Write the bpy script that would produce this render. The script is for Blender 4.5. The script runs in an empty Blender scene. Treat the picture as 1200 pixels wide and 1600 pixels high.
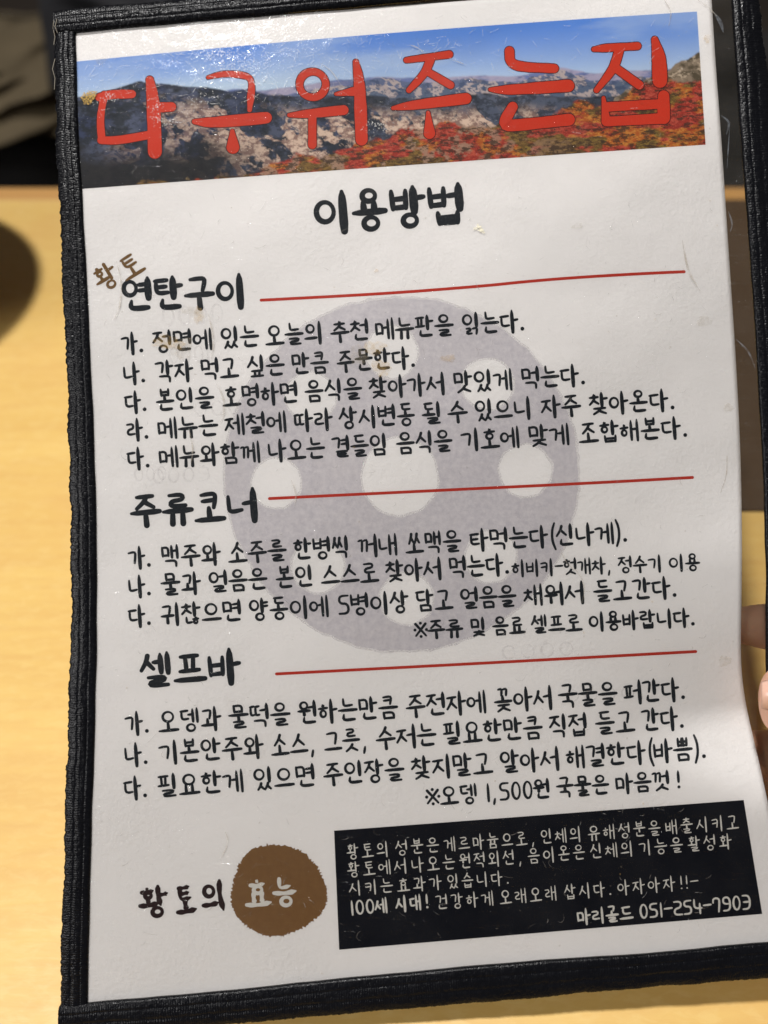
import bpy, math, random
import numpy as np
from mathutils import Vector, Matrix

rad = math.radians
SC = bpy.context.scene
COL = SC.collection

# ------------------------------------------------------------------ camera, world, lamps, exposure
CAM_POS = np.array([0.0, 0.0, 1.055])
PITCH = rad(45)
FPX = 800 / math.tan(rad(30))            # focal length in photo pixels (1200 x 1600)
cam = bpy.data.cameras.new("camera")
cam_o = bpy.data.objects.new("camera", cam)
COL.objects.link(cam_o)
SC.camera = cam_o
cam_o.location = CAM_POS
cam_o.rotation_euler = (PITCH, 0, 0)
cam.sensor_fit = 'VERTICAL'
cam.sensor_height = 9.8
cam.sensor_width = 7.35
cam.lens = 4.9 / math.tan(rad(30))
cam.clip_start = 0.01
cam.clip_end = 50
cam.dof.use_dof = True
cam.dof.focus_distance = 0.277
cam.dof.aperture_fstop = 1.9

world = bpy.data.worlds.new("World")
SC.world = world
world.use_nodes = True
bg = world.node_tree.nodes["Background"]
bg.inputs[0].default_value = (1.0, 0.90, 0.80, 1)
bg.inputs[1].default_value = 0.07

def lamp(name, loc, target, energy, size, color):
    L = bpy.data.lights.new(name, 'AREA')
    L.shape = 'DISK'; L.size = size; L.energy = energy; L.color = color
    o = bpy.data.objects.new(name, L); COL.objects.link(o)
    o.location = loc
    o.rotation_euler = (Vector(target) - Vector(loc)).to_track_quat('-Z', 'Y').to_euler()
    return o
lamp("pendant_lamp", (-0.45, 0.30, 3.45), (0.0, 0.25, 0.8), 74, 0.21, (1.0, 0.975, 0.955))
lamp("fill_lamp", (-1.75, -1.15, 2.25), (0.0, 0.22, 0.85), 37, 1.1, (1.0, 0.975, 0.96))  # added soft lamp, unseen, lifts the dim lower left of the page

SC.view_settings.view_transform = 'Standard'
SC.view_settings.look = 'None'
SC.view_settings.exposure = 0.0
SC.view_settings.gamma = 1.0
SC.cycles.max_bounces = 8
SC.cycles.transparent_max_bounces = 16

# ------------------------------------------------------------------ the plane of the menu
DIST = 0.277
K = math.tan(rad(3.65))
Q = math.sqrt(1 + K * K)
AR = np.array([1.0, 0, 0])
AF = np.array([0, math.sin(PITCH), -math.cos(PITCH)])
AU = np.array([0, math.cos(PITCH), math.sin(PITCH)])
EX = AR
EY = (AU + AF * K) / Q
EN = (AU * K - AF) / Q
P0 = CAM_POS + AF * DIST

def sstep(a, b, x):
    t = np.clip((x - a) / (b - a), 0, 1)
    return t * t * (3 - 2 * t)

def bulge(s, t):
    """Relief of the flexible sheet in metres, s to the right and t up the page."""
    X = 600 + 5002 * s
    Y = 800 - 5002 * t
    g = sstep(880, 1240, X)
    h = -0.0036 * g * np.exp(-((Y - 1085) / 105.0) ** 2)
    h = h + 0.0007 * g * np.exp(-((Y - 900) / 120.0) ** 2)
    h = h + 0.0003 * np.sin(X * 0.006 + 1) * np.sin(Y * 0.0052 + .6)
    h = h + 0.00004 * np.sin(X * 0.021 + Y * 0.009) * np.sin(Y * 0.017 - X * 0.006)
    return h

def page(px, py, lift=0.0):
    """Where a measured point of the print lies on the sheet: (s, t, height)."""
    a = (np.asarray(px, float) - 600) / FPX
    b = (800 - np.asarray(py, float)) / FPX
    h = np.zeros_like(a) + lift
    for _ in range(5):
        lam = (DIST - h * Q) / (1 - K * b)
        s = a * lam
        t = (b * lam - K * (DIST - lam)) / Q
        h = bulge(s, t) + lift
    return np.stack([s, t, h], -1)

S0, T0 = page(np.array(600.), np.array(1600.))[:2]
BASE_T = float(T0)

def pw(px, py, h):
    p = page(np.array(float(px)), np.array(float(py)), h)
    return P0 + EX * p[0] + EY * p[1] + EN * p[2]

MENU_M = Matrix(((EX[0], EY[0], EN[0], 0), (EX[1], EY[1], EN[1], 0), (EX[2], EY[2], EN[2], 0), (0, 0, 0, 1)))
base = P0 + EY * BASE_T
MENU_M.translation = Vector(base)

# ------------------------------------------------------------------ helpers
def tag(o, label=None, cat=None, group=None, kind=None):
    if label: o["label"] = label
    if cat: o["category"] = cat
    if group: o["group"] = group
    if kind: o["kind"] = kind
    return o

def make(name, verts, faces, mat, parent=None, smooth=False):
    me = bpy.data.meshes.new(name)
    if isinstance(verts, np.ndarray): verts = verts.tolist()
    if isinstance(faces, np.ndarray): faces = faces.tolist()
    me.from_pydata(verts, [], faces)
    if smooth:
        me.polygons.foreach_set("use_smooth", [True] * len(me.polygons))
    if mat: me.materials.append(mat)
    o = bpy.data.objects.new(name, me)
    COL.objects.link(o)
    if parent: o.parent = parent
    return o

def onpage(px, py, lift):
    p = page(px, py, lift)
    p[..., 1] -= BASE_T
    return p

def grid_faces(nu, nv, off=0):
    i = np.arange(nv - 1)[:, None] * nu + np.arange(nu - 1)[None, :]
    i = i.ravel() + off
    return np.stack([i, i + nu, i + nu + 1, i + 1], -1)

def srgb(r, g, b):
    def c(x):
        x = x / 255
        return x / 12.92 if x <= .04045 else ((x + .055) / 1.055) ** 2.4
    return (c(r), c(g), c(b))

class NT:
    def __init__(s, name):
        s.m = bpy.data.materials.new(name)
        s.m.use_nodes = True
        s.t = s.m.node_tree
        s.n = s.t.nodes
        s.b = s.n.get("Principled BSDF")
        s.out = s.n.get("Material Output")
    def add(s, kind, **kw):
        n = s.n.new(kind)
        for k, v in kw.items():
            if k.startswith("i_"):
                key = k[2:]
                key = int(key) if key.isdigit() else key.replace("_", " ")
                n.inputs[key].default_value = v
            else:
                setattr(n, k, v)
        return n
    def link(s, a, b): s.t.links.new(a, b)
    def set(s, **kw):
        for k, v in kw.items():
            s.b.inputs[k.replace("_", " ")].default_value = v
    def coords(s, scale=(1, 1, 1), rot=(0, 0, 0), kind='Object'):
        tc = s.add("ShaderNodeTexCoord"); mp = s.add("ShaderNodeMapping")
        mp.inputs["Scale"].default_value = scale
        mp.inputs["Rotation"].default_value = rot
        s.link(tc.outputs[kind], mp.inputs[0])
        return mp.outputs[0]
    def noise(s, vec, scale, detail=4, rough=.55, dist=0):
        n = s.add("ShaderNodeTexNoise", i_Scale=scale, i_Detail=detail, i_Roughness=rough, i_Distortion=dist)
        s.link(vec, n.inputs["Vector"])
        return n.outputs["Fac"]
    def ramp(s, fac, stops):
        r = s.add("ShaderNodeValToRGB")
        e = r.color_ramp.elements
        while len(e) < len(stops): e.new(.5)
        for el, (p, c) in zip(e, stops):
            el.position = p
            el.color = (c, c, c, 1) if isinstance(c, (int, float)) else (*c, 1)
        s.link(fac, r.inputs[0])
        return r.outputs[0]
    def mix(s, fac, a, b, mode='MIX'):
        m = s.add("ShaderNodeMix", data_type='RGBA', blend_type=mode)
        for v, k in ((fac, 0), (a, 6), (b, 7)):
            if isinstance(v, (int, float)): m.inputs[k].default_value = v
            elif isinstance(v, tuple): m.inputs[k].default_value = (*v, 1)
            else: s.link(v, m.inputs[k])
        return m.outputs[2]
    def bump(s, h, dist, strength=1, prev=None):
        b = s.add("ShaderNodeBump", i_Strength=strength, i_Distance=dist)
        s.link(h, b.inputs["Height"])
        if prev: s.link(prev, b.inputs["Normal"])
        return b.outputs[0]

# ------------------------------------------------------------------ materials
def paper_mat():
    t = NT("paper")
    v = t.coords()
    n1 = t.noise(v, 18, 4); n2 = t.noise(v, 620, 5, .62); n3 = t.noise(v, 90, 5, .6)
    c = t.mix(t.ramp(n1, [(.3, 0), (.75, 1)]), (.84, .825, .83), (.805, .795, .80))
    c = t.mix(t.ramp(n3, [(.62, 0), (.8, .10)]), c, (.38, .34, .28))
    sp = t.noise(v, 330, 2, .5)
    c = t.mix(t.ramp(sp, [(.76, 0), (.80, .35)]), c, (.30, .24, .17))
    t.link(c, t.b.inputs["Base Color"])
    n6 = t.noise(v, 28, 3)
    hm = t.add("ShaderNodeMath", operation='MULTIPLY')
    t.link(n2, hm.inputs[0]); t.link(t.ramp(n6, [(.35, .15), (.68, 1)]), hm.inputs[1])
    t.link(t.bump(hm.outputs[0], .00055, .65), t.b.inputs["Normal"])
    t.set(Roughness=.7)
    t.b.inputs["Specular IOR Level"].default_value = .2
    return t.m

def ink_mat(name, col, wear=.12, rough=.45, fade=(.6, .58, .56)):
    t = NT(name)
    v = t.coords()
    n = t.noise(v, 1500, 3, .6); n2 = t.noise(v, 60, 4)
    c = t.mix(t.ramp(n, [(.50, 0), (.78, wear * .4)]), col, fade)
    c = t.mix(t.ramp(n2, [(.60, 0), (.78, wear * .6)]), c, fade)
    t.link(c, t.b.inputs["Base Color"])
    t.set(Roughness=rough)
    t.b.inputs["Specular IOR Level"].default_value = .08
    return t.m

def vc_mat(name):
    t = NT(name)
    a = t.add("ShaderNodeVertexColor", layer_name="print")
    v = t.coords()
    n = t.noise(v, 2500, 2)
    c = t.mix(t.ramp(n, [(.3, 0), (.7, .10)]), a.outputs[0], (.9, .9, .9), 'MULTIPLY')
    t.link(c, t.b.inputs["Base Color"])
    t.set(Roughness=.5)
    t.b.inputs["Specular IOR Level"].default_value = .08
    return t.m

def film_mat(name, rough=.10, fres=1.0, dirt=.06, bump=.00010, tint=(.955, .95, .935, 1)):
    t = NT(name)
    t.n.remove(t.b)
    v = t.coords()
    tr = t.add("ShaderNodeBsdfTransparent"); tr.inputs[0].default_value = tint
    gl = t.add("ShaderNodeBsdfGlossy"); gl.inputs["Roughness"].default_value = rough
    df = t.add("ShaderNodeBsdfDiffuse"); df.inputs[0].default_value = (.72, .70, .66, 1)
    n1 = t.noise(v, 260, 5, .65, .4); n2 = t.noise(v, 1600, 2, .6); n4 = t.noise(v, 22, 3)
    # fine scratches in three directions
    hs = n1
    b = t.bump(n4, .0012, .5)
    b = t.bump(n1, bump * 1.6, .8, b)
    b = t.bump(n2, bump * .35, .8, b)
    for i, (rz, sx, sy) in enumerate(((.5, 60, 2600), (-.9, 70, 2200), (1.4, 50, 1800))):
        vv = t.coords((sx, sy, 1), (0, 0, rz))
        ns = t.noise(vv, 1.0, 2, .5)
        rr = t.ramp(ns, [(.66, 0), (.72, 1)])
        b = t.bump(rr, bump * .6, .8, b)
    t.link(b, gl.inputs["Normal"])
    fr = t.add("ShaderNodeFresnel", i_IOR=1.45)
    mu = t.add("ShaderNodeMath", operation='MULTIPLY'); mu.inputs[1].default_value = fres
    t.link(fr.outputs[0], mu.inputs[0])
    m1 = t.add("ShaderNodeMixShader"); t.link(mu.outputs[0], m1.inputs[0])
    t.link(tr.outputs[0], m1.inputs[1]); t.link(gl.outputs[0], m1.inputs[2])
    m2 = t.add("ShaderNodeMixShader")
    d = t.noise(v, 45, 5, .65)
    t.link(t.ramp(d, [(.35, dirt * .25), (.72, dirt)]), m2.inputs[0])
    t.link(m1.outputs[0], m2.inputs[1]); t.link(df.outputs[0], m2.inputs[2])
    t.link(m2.outputs[0], t.out.inputs[0])
    return t.m

def haze_print(name, col, alpha, rough=.5, noise_scale=400):
    """translucent thin layer: smudges, scratches, show-through print"""
    t = NT(name); t.n.remove(t.b)
    v = t.coords()
    tr = t.add("ShaderNodeBsdfTransparent"); df = t.add("ShaderNodeBsdfPrincipled")
    df.inputs["Base Color"].default_value = (*col, 1); df.inputs["Roughness"].default_value = rough
    n = t.noise(v, noise_scale, 4, .65)
    m = t.add("ShaderNodeMixShader")
    t.link(t.ramp(n, [(.38, alpha * .15), (.62, alpha)]), m.inputs[0])
    t.link(tr.outputs[0], m.inputs[1]); t.link(df.outputs[0], m.inputs[2])
    t.link(m.outputs[0], t.out.inputs[0])
    return t.m

def fabric_mat():
    t = NT("binding_fabric")
    v = t.coords()
    n = t.noise(v, 900, 3, .6); n2 = t.noise(v, 60, 4, .6)
    c = t.mix(n2, (.0022, .0024, .0034), (.006, .0064, .0085))
    t.link(c, t.b.inputs["Base Color"])
    t.link(t.ramp(n, [(.3, .12), (.75, .42)]), t.b.inputs["Roughness"])
    t.link(t.bump(n, .00025, .9), t.b.inputs["Normal"])
    t.b.inputs["Specular IOR Level"].default_value = .14
    return t.m

def watermark_mat():
    t = NT("watermark_print")
    v = t.coords()
    n = t.noise(v, 560, 4, .7); n2 = t.noise(v, 40, 4); n3 = t.noise(v, 4200, 1)
    c = t.mix(t.ramp(n, [(.35, 0), (.70, 1)]), (.49, .47, .52), (.64, .615, .65))
    c = t.mix(t.ramp(n3, [(.45, 0), (.75, .5)]), c, (.68, .66, .67))
    c = t.mix(t.ramp(n2, [(.45, 0), (.8, .35)]), c, (.58, .55, .56))
    t.link(c, t.b.inputs["Base Color"])
    t.set(Roughness=.65)
    return t.m

def seal_mat():
    t = NT("seal_print")
    v = t.coords()
    n = t.noise(v, 500, 4, .6); n2 = t.noise(v, 35, 4)
    c = t.mix(n, (.15, .066, .016), (.21, .105, .030))
    c = t.mix(t.ramp(n2, [(.4, 0), (.8, .4)]), c, (.20, .10, .03))
    t.link(c, t.b.inputs["Base Color"]); t.set(Roughness=.55)
    return t.m

def wood_mat():
    t = NT("pale_wood")
    v = t.coords((1.2, 9, 9)); v2 = t.coords((9, 60, 60)); v3 = t.coords((110, 260, 260), (0, 0, .25)); v4 = t.coords((1, 1, 1))
    a = t.noise(v, 2.2, 5, .55, .8); b = t.noise(v2, 3, 4, .6, .3); c3 = t.noise(v3, 1.2, 4, .6, .5); d = t.noise(v4, 14, 3)
    c = t.mix(t.ramp(a, [(.28, 0), (.74, 1)]), (.76, .52, .168), (.68, .435, .125))
    c = t.mix(t.ramp(b, [(.40, 0), (.75, .45)]), c, (.60, .34, .105))
    c = t.mix(t.ramp(c3, [(.46, 0), (.66, .35)]), c, (.80, .59, .25))
    c = t.mix(t.ramp(d, [(.5, 0), (.8, .4)]), c, (.68, .40, .135))
    t.link(c, t.b.inputs["Base Color"])
    t.link(t.ramp(c3, [(.3, .5), (.7, .32)]), t.b.inputs["Roughness"])
    t.link(t.bump(b, .0002, .4), t.b.inputs["Normal"])
    return t.m

def cloth_mat(name, c1, c2, sc=400):
    t = NT(name)
    v = t.coords()
    n = t.noise(v, sc, 3, .6); n2 = t.noise(v, 12, 4)
    c = t.mix(n2, c1, c2)
    t.link(c, t.b.inputs["Base Color"]); t.link(t.bump(n, .0006, .5), t.b.inputs["Normal"])
    t.set(Roughness=.85)
    return t.m

def skin_mat():
    t = NT("skin")
    v = t.coords()
    n = t.noise(v, 260, 4, .6); n2 = t.noise(v, 1800, 3, .6); n3 = t.noise(v, 30, 3)
    c = t.mix(n3, (.74, .42, .29), (.80, .49, .36))
    c = t.mix(t.ramp(n, [(.4, 0), (.75, .35)]), c, (.68, .33, .23))
    t.link(c, t.b.inputs["Base Color"])
    t.link(t.bump(n2, .0003, .5), t.b.inputs["Normal"])
    t.set(Roughness=.5)
    t.b.inputs["Subsurface Weight"].default_value = .25
    t.b.inputs["Subsurface Radius"].default_value = (.01, .004, .002)
    t.b.inputs["Subsurface Scale"].default_value = .4
    return t.m

M_PAPER = paper_mat()
M_INK = ink_mat("black_ink", (.012, .016, .022), .10)
M_BRUSH = ink_mat("maroon_ink", (.022, .010, .012), .08)
M_BROWN = ink_mat("brown_ink", (.16, .088, .032), .22)
M_RED = ink_mat("red_line_ink", (.46, .035, .022), .10)
M_BRED = ink_mat("banner_red_ink", (.56, .040, .018), .16, .45, (.62, .22, .14))
M_OUT = ink_mat("outline_ink", (.035, .010, .012), .10)
M_WHITE = ink_mat("white_print", (.66, .65, .62), .35, .5, (.30, .29, .28))
M_PANEL = ink_mat("panel_ink", (.0035, .0048, .010), .035, .35, (.12, .12, .13))
M_FILM = film_mat("clear_film", .075, .6, .008)
M_FILMB = film_mat("backing_film", .2, .6, .03, tint=(.80, .78, .73, 1))
M_FAB = fabric_mat()
M_WOOD = wood_mat()

# ------------------------------------------------------------------ measured outlines (photo pixels -> page)
def curve(pts):
    a = np.array(pts, float)
    return a
L_IN = curve([(117, -10), (119, 60), (122, 200), (129, 300), (134, 400), (141, 540), (146, 640), (150, 800), (152, 900), (152, 1000), (147, 1200), (140, 1400), (137, 1640)])
L_OUT = curve([(84, -10), (86, 60), (87, 200), (93, 300), (97, 400), (103, 540), (107, 640), (111, 800), (113, 900), (112, 1000), (104, 1200), (97, 1400), (94, 1640)])
R_IN = curve([(1139, -70), (1142, 0), (1149, 100), (1160, 250), (1171, 400), (1181, 550), (1190, 700), (1196, 850), (1197, 950), (1196, 1050), (1203, 1150), (1226, 1300), (1246, 1420), (1252, 1560)])
R_OUT = curve([(1184, -70), (1188, 0), (1196, 100), (1207, 250), (1217, 400), (1229, 550), (1238, 700), (1243, 850), (1243, 950), (1243, 1050), (1250, 1150), (1272, 1300), (1291, 1420), (1297, 1560)])
T_IN = curve([(80, 55), (118, 52), (350, 31), (600, 9), (900, -22), (1210, -60)])
T_OUT = curve([(82, 21), (110, 17), (350, -4), (600, -27), (900, -58), (1214, -96)])
B_IN = curve([(90, 1571), (140, 1566), (300, 1552), (600, 1522), (800, 1503), (1000, 1490), (1200, 1471), (1310, 1460)])
B_OUT = curve([(92, 1617), (140, 1614), (300, 1604), (600, 1577), (800, 1560), (1000, 1542), (1200, 1527), (1310, 1518)])
P_R = curve([(1110, -30), (1112, 0), (1118, 100), (1126, 200), (1132.5, 300), (1139, 400), (1146, 500), (1152, 600), (1157, 700), (1159, 800), (1159.5, 870), (1158.5, 950), (1157, 1010), (1157.5, 1050), (1160, 1080), (1165, 1105), (1172, 1130), (1180, 1162), (1188, 1200), (1199, 1250), (1212, 1310), (1224, 1370), (1236, 1430), (1243, 1490)])

def smooth_interp(arr, key, val, q):
    """monotone-ish smooth interpolation (linear, then box smoothed on a dense grid)"""
    k0, k1 = arr[0, key], arr[-1, key]
    g = np.linspace(k0, k1, 400)
    y = np.interp(g, arr[:, key], arr[:, val])
    w = 15
    yp = np.concatenate([y[0] + (y[1] - y[0]) * np.arange(-w, 0), y, y[-1] + (y[-1] - y[-2]) * np.arange(1, w + 1)])
    ys = np.convolve(yp, np.ones(2 * w + 1) / (2 * w + 1), 'valid')
    return np.interp(q, g, ys)

# ------------------------------------------------------------------ numpy noise
def vnoise(x, y, seed):
    xi = np.floor(x).astype(np.int64); yi = np.floor(y).astype(np.int64)
    xf = x - xi; yf = y - yi
    def hsh(i, j):
        n = (i * 374761393 + j * 668265263 + seed * 1442695041) & 0xffffffff
        n = ((n ^ (n >> 13)) * 1274126177) & 0xffffffff
        n = n ^ (n >> 16)
        return (n & 0xffff) / 65535.0
    u = xf * xf * (3 - 2 * xf); v = yf * yf * (3 - 2 * yf)
    return (hsh(xi, yi) * (1 - u) + hsh(xi + 1, yi) * u) * (1 - v) + (hsh(xi, yi + 1) * (1 - u) + hsh(xi + 1, yi + 1) * u) * v
def fbm(x, y, seed=0, octv=5, gain=.5):
    s = 0; a = 1; t = 0
    for o in range(octv):
        s = s + a * vnoise(x * 2 ** o + 13.7 * o, y * 2 ** o - 7.1 * o, seed + o * 17); t += a; a *= gain
    return s / t

# ------------------------------------------------------------------ the menu
menu = bpy.data.objects.new("menu", None)
COL.objects.link(menu)
menu.matrix_world = MENU_M
tag(menu, "restaurant menu sheet in a clear sleeve with black fabric binding, leaning over the table", "menu")

# paper: a thin bent sheet
NU, NV = 150, 220
vv = np.linspace(0, 1, NV)
yl = 48 + vv * (1572 - 48); xl = smooth_interp(L_IN, 1, 0, yl) - 5
yr = -28 + vv * (1478 + 28); xr = smooth_interp(P_R, 1, 0, yr)
uu = np.linspace(0, 1, NU)
PX = xl[:, None] * (1 - uu) + xr[:, None] * uu
PY = yl[:, None] * (1 - uu) + yr[:, None] * uu
top = onpage(PX, PY, 0.0).reshape(-1, 3)
bot = top.copy(); bot[:, 2] -= .00012
f = grid_faces(NU, NV); fb = grid_faces(NU, NV, NU * NV)[:, ::-1]
rim = list(range(NU)) + [r * NU + NU - 1 for r in range(1, NV)] + [(NV - 1) * NU + c for c in range(NU - 2, -1, -1)] + [r * NU for r in range(NV - 2, 0, -1)]
N_ = NU * NV
side = [(rim[i], rim[(i + 1) % len(rim)], rim[(i + 1) % len(rim)] + N_, rim[i] + N_) for i in range(len(rim))]
paper = make("paper", np.concatenate([top, bot]), f.tolist() + fb.tolist() + side, M_PAPER, menu, True)

# watermark: the briquette with nine holes (holes are real openings in the printed layer)
def watermark(grow, name, mat, lift):
    cx, cy, R = 628, 741, 277 + grow
    holes = [(625, 745, 61), (432, 755, 40), (821, 735, 42), (485, 620, 40), (762, 600, 41), (612, 550, 42), (497, 885, 42), (767, 870, 41), (635, 935, 42)]
    holes = [(a, b, c - grow) for a, b, c in holes]
    st = 3.0
    n = int(2 * R / st) + 6
    xs = cx - R - 6 + np.arange(n) * st; ys = cy - R - 6 + np.arange(n) * st
    X, Y = np.meshgrid(xs, ys)
    wob = (fbm(X / 14, Y / 14, 5, 3) - .5) * 7
    sd = np.hypot(X - cx, Y - cy) - R + wob
    for hx, hy, r in holes:
        sd = np.maximum(sd, r - np.hypot(X - hx, Y - hy) + wob * .8)
    # marching squares, one polygon per cell
    V = {}; verts = []; faces = []
    def vid(k, p):
        if k not in V: V[k] = len(verts); verts.append(p)
        return V[k]
    ins = sd < 0
    for j in range(n - 1):
        for i in range(n - 1):
            c = [(i, j), (i + 1, j), (i + 1, j + 1), (i, j + 1)]
            fl = [ins[b, a] for a, b in c]
            if not any(fl): continue
            poly = []
            for q in range(4):
                a = c[q]; b = c[(q + 1) % 4]
                if fl[q]: poly.append(vid(a, (xs[a[0]], ys[a[1]])))
                if fl[q] != fl[(q + 1) % 4]:
                    sa = sd[a[1], a[0]]; sb = sd[b[1], b[0]]; t = sa / (sa - sb)
                    poly.append(vid((min(a, b), max(a, b)), (xs[a[0]] + (xs[b[0]] - xs[a[0]]) * t, ys[a[1]] + (ys[b[1]] - ys[a[1]]) * t)))
            if len(poly) > 2: faces.append(poly[::-1])
    v = np.array(verts)
    return make(name, onpage(v[:, 0], v[:, 1], lift), faces, mat, paper, True)
watermark(-1.5, "watermark", watermark_mat(), .00002)
watermark(2.0, "watermark_fringe", haze_print("fringe", (.62, .60, .63), .45, .7, 4500), .000012)

# photo banner: a printed mountain panorama, coloured point by point
def banner():
    nu, nv = 960, 200
    u = np.linspace(0, 1, nu)[None, :]; v = np.linspace(0, 1, nv)[:, None]
    tx = 117 + (1089 - 117) * u; ty = 96.4 + (18 - 96.4) * u - 5 * np.sin(np.pi * u)
    bx = 124 + (1102.5 - 124) * u; by = 295.5 + (226 - 295.5) * u - 1.0 * np.sin(np.pi * u)
    X = tx * (1 - v) + bx * v; Y = ty * (1 - v) + by * v
    U = np.broadcast_to(u, X.shape); Vv = np.broadcast_to(v, X.shape)
    A = U * 4.85
    n = lambda sx, sy, sd, o=5, g=.5: fbm(A * sx + 3, Vv * sy + 5, sd, o, g)
    c = lambda r, g, b: np.array(srgb(r, g, b))
    def lerp(a, b, m): return a * (1 - m[..., None]) + b * m[..., None]
    # sky
    hz = np.interp(U, [0, .08, .3, .55, .8, 1], [.30, .26, .30, .40, .46, .45])
    g = np.clip(Vv / hz, 0, 1)
    img = lerp(c(92, 144, 228), c(194, 216, 242), g ** 1.4)
    img = lerp(img, c(205, 222, 240), sstep(.5, .75, n(1.2, 5, 3)) * .35)
    # far range
    r1 = np.interp(U, [0, .1, .25, .42, .52, .6, .7, .77, .85, .92, 1], [.30, .28, .34, .32, .35, .37, .38, .36, .40, .42, .44]) + (fbm(A * 4, A * 0 + 1, 21, 5) - .5) * .06
    m = sstep(-.008, .012, Vv - r1)
    far = lerp(c(118, 132, 182), c(176, 170, 196), sstep(.42, .62, n(5, 16, 31)))
    far = lerp(far, c(88, 104, 150), sstep(.5, .7, n(7, 20, 33)) * .7)
    img = lerp(img, far, m)
    for k_, (lv, sd_) in enumerate(((.035, 23), (.075, 25))):
        rr_ = r1 + lv + (fbm(A * (5 + 2 * k_), A * 0 + sd_, sd_, 5, .55) - .5) * .10
        mm = sstep(-.004, .008, Vv - rr_) * sstep(.22, .4, U)
        rg = 1 - np.abs(fbm(A * 9 - Vv * 6, Vv * 9 + A * 3, sd_ + 1, 5, .6) - .5) * 2
        cc = lerp(c(104 - 8 * k_, 116 - 6 * k_, 150 - 14 * k_), c(190, 176, 176), sstep(.80, .93, rg))
        img = lerp(img, lerp(cc, c(66, 82, 112), sstep(.52, .66, n(18, 30, sd_ + 3, 5, .65)) * .7), mm)
    # near-left dark mountain
    r2 = np.interp(U, [0, .035, .07, .105, .13, .18, .22, .27, .34, .45, .56, .64, .72, .8, 1], [.27, .27, .22, .19, .24, .27, .30, .34, .40, .45, .49, .51, .54, .58, .64]) + (fbm(A * 6, A * 0 + 4, 41, 5) - .5) * .05
    m = sstep(-.006, .012, Vv - r2)
    base = lerp(c(58, 68, 98), c(84, 92, 116), sstep(.35, .65, n(5, 8, 51)))
    base = lerp(base, c(104, 112, 128), sstep(.25, .7, U) * .55)
    base = lerp(base, c(38, 44, 50), sstep(.40, .62, n(9, 12, 53, 6, .6)) * (.55 + .3 * (1 - U)))
    # slopes run down to the right: pale granite ribs between dark wooded gullies
    D1 = -A * .50 + Vv * .86; D2 = A * .86 + Vv * .50
    wx = (fbm(A * 2.2, Vv * 2.6, 60, 4) - .5) * 2.6
    rid = 1 - np.abs(fbm(D1 * 4.2 + wx, D2 * 1.5 + wx, 61, 6, .58) - .5) * 2
    fine = n(30, 40, 63, 5, .7)
    rock = sstep(.80, .90, rid + (fine - .5) * .30) * sstep(r2 + .05, r2 + .20, Vv) * sstep(.02, .10, U) * (.45 + .55 * sstep(.10, .3, U))
    rk = lerp(c(226, 200, 182), c(150, 122, 114), sstep(.38, .62, n(26, 40, 65, 5, .7)))
    base = lerp(base, c(28, 34, 42), sstep(.48, .62, n(22, 34, 66, 5, .7)) * .55)
    base = lerp(base, rk, rock)
    low = sstep(.62, .86, Vv + (n(4, 6, 67) - .5) * .3) * (1 - sstep(.18, .34, U))
    base = lerp(base, lerp(c(30, 32, 40), c(52, 52, 54), n(18, 22, 68)), low)
    img = lerp(img, base, m)
    # right hill of grey-brown rock
    r3 = np.interp(U, [0, .80, .86, .90, .94, .965, .985, 1], [2, 1.2, .60, .50, .44, .38, .33, .30]) + (fbm(A * 12, A * 0 + 9, 71, 4) - .5) * .07
    m = sstep(-.006, .010, Vv - r3)
    hill = lerp(c(150, 134, 116), c(92, 82, 66), sstep(.4, .62, n(12, 22, 73, 6, .6)))
    hill = lerp(hill, c(196, 178, 156), sstep(.58, .72, n(20, 30, 75, 4, .6)))
    img = lerp(img, hill, m)
    # foliage
    r4 = np.interp(U, [0, .08, .15, .28, .33, .38, .44, .52, .60, .68, .74, .80, .86, .90, .94, 1], [1.05, .99, 1.02, .97, .86, .90, .80, .74, .70, .76, .72, .60, .66, .52, .50, .54]) + (n(10, 8, 81, 5) - .5) * .14
    m = sstep(-.01, .02, Vv - r4)
    leaf = n(36, 84, 83, 6, .75); big = n(5, 11, 85, 4); hue = n(7, 16, 87, 4, .6)
    red = lerp(c(168, 44, 36), c(214, 92, 74), sstep(.42, .66, leaf))
    org = lerp(c(190, 96, 36), c(222, 150, 66), sstep(.42, .66, leaf))
    grn = lerp(c(86, 84, 40), c(140, 126, 60), sstep(.42, .66, leaf))
    fo = lerp(red, org, sstep(.55, .68, hue + sstep(.6, 1, Vv) * .14 * sstep(.5, .9, U)))
    fo = lerp(fo, grn, sstep(.52, .62, big) * .85)
    stone = lerp(c(206, 172, 148), c(150, 116, 96), leaf)
    fo = lerp(fo, stone, sstep(.52, .64, n(9, 12, 89, 5, .6)) * (1 - sstep(.62, .85, U)) * .9)
    fo = lerp(fo, c(50, 38, 32), sstep(.50, .60, n(18, 54, 91, 6, .75)) * .85)
    fo = fo * .84 + .16 * np.array(c(120, 96, 82))
    img = lerp(img, fo, m)
    img = img * 0.86
    o = make("photo_banner", onpage(X, Y, .00002).reshape(-1, 3), grid_faces(nu, nv), vc_mat("banner_print"), paper, True)
    a = o.data.color_attributes.new("print", 'FLOAT_COLOR', 'POINT')
    rgba = np.ones((nu * nv, 4), np.float32); rgba[:, :3] = img.reshape(-1, 3)
    a.data.foreach_set("color", rgba.ravel())
    return o
banner()

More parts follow.
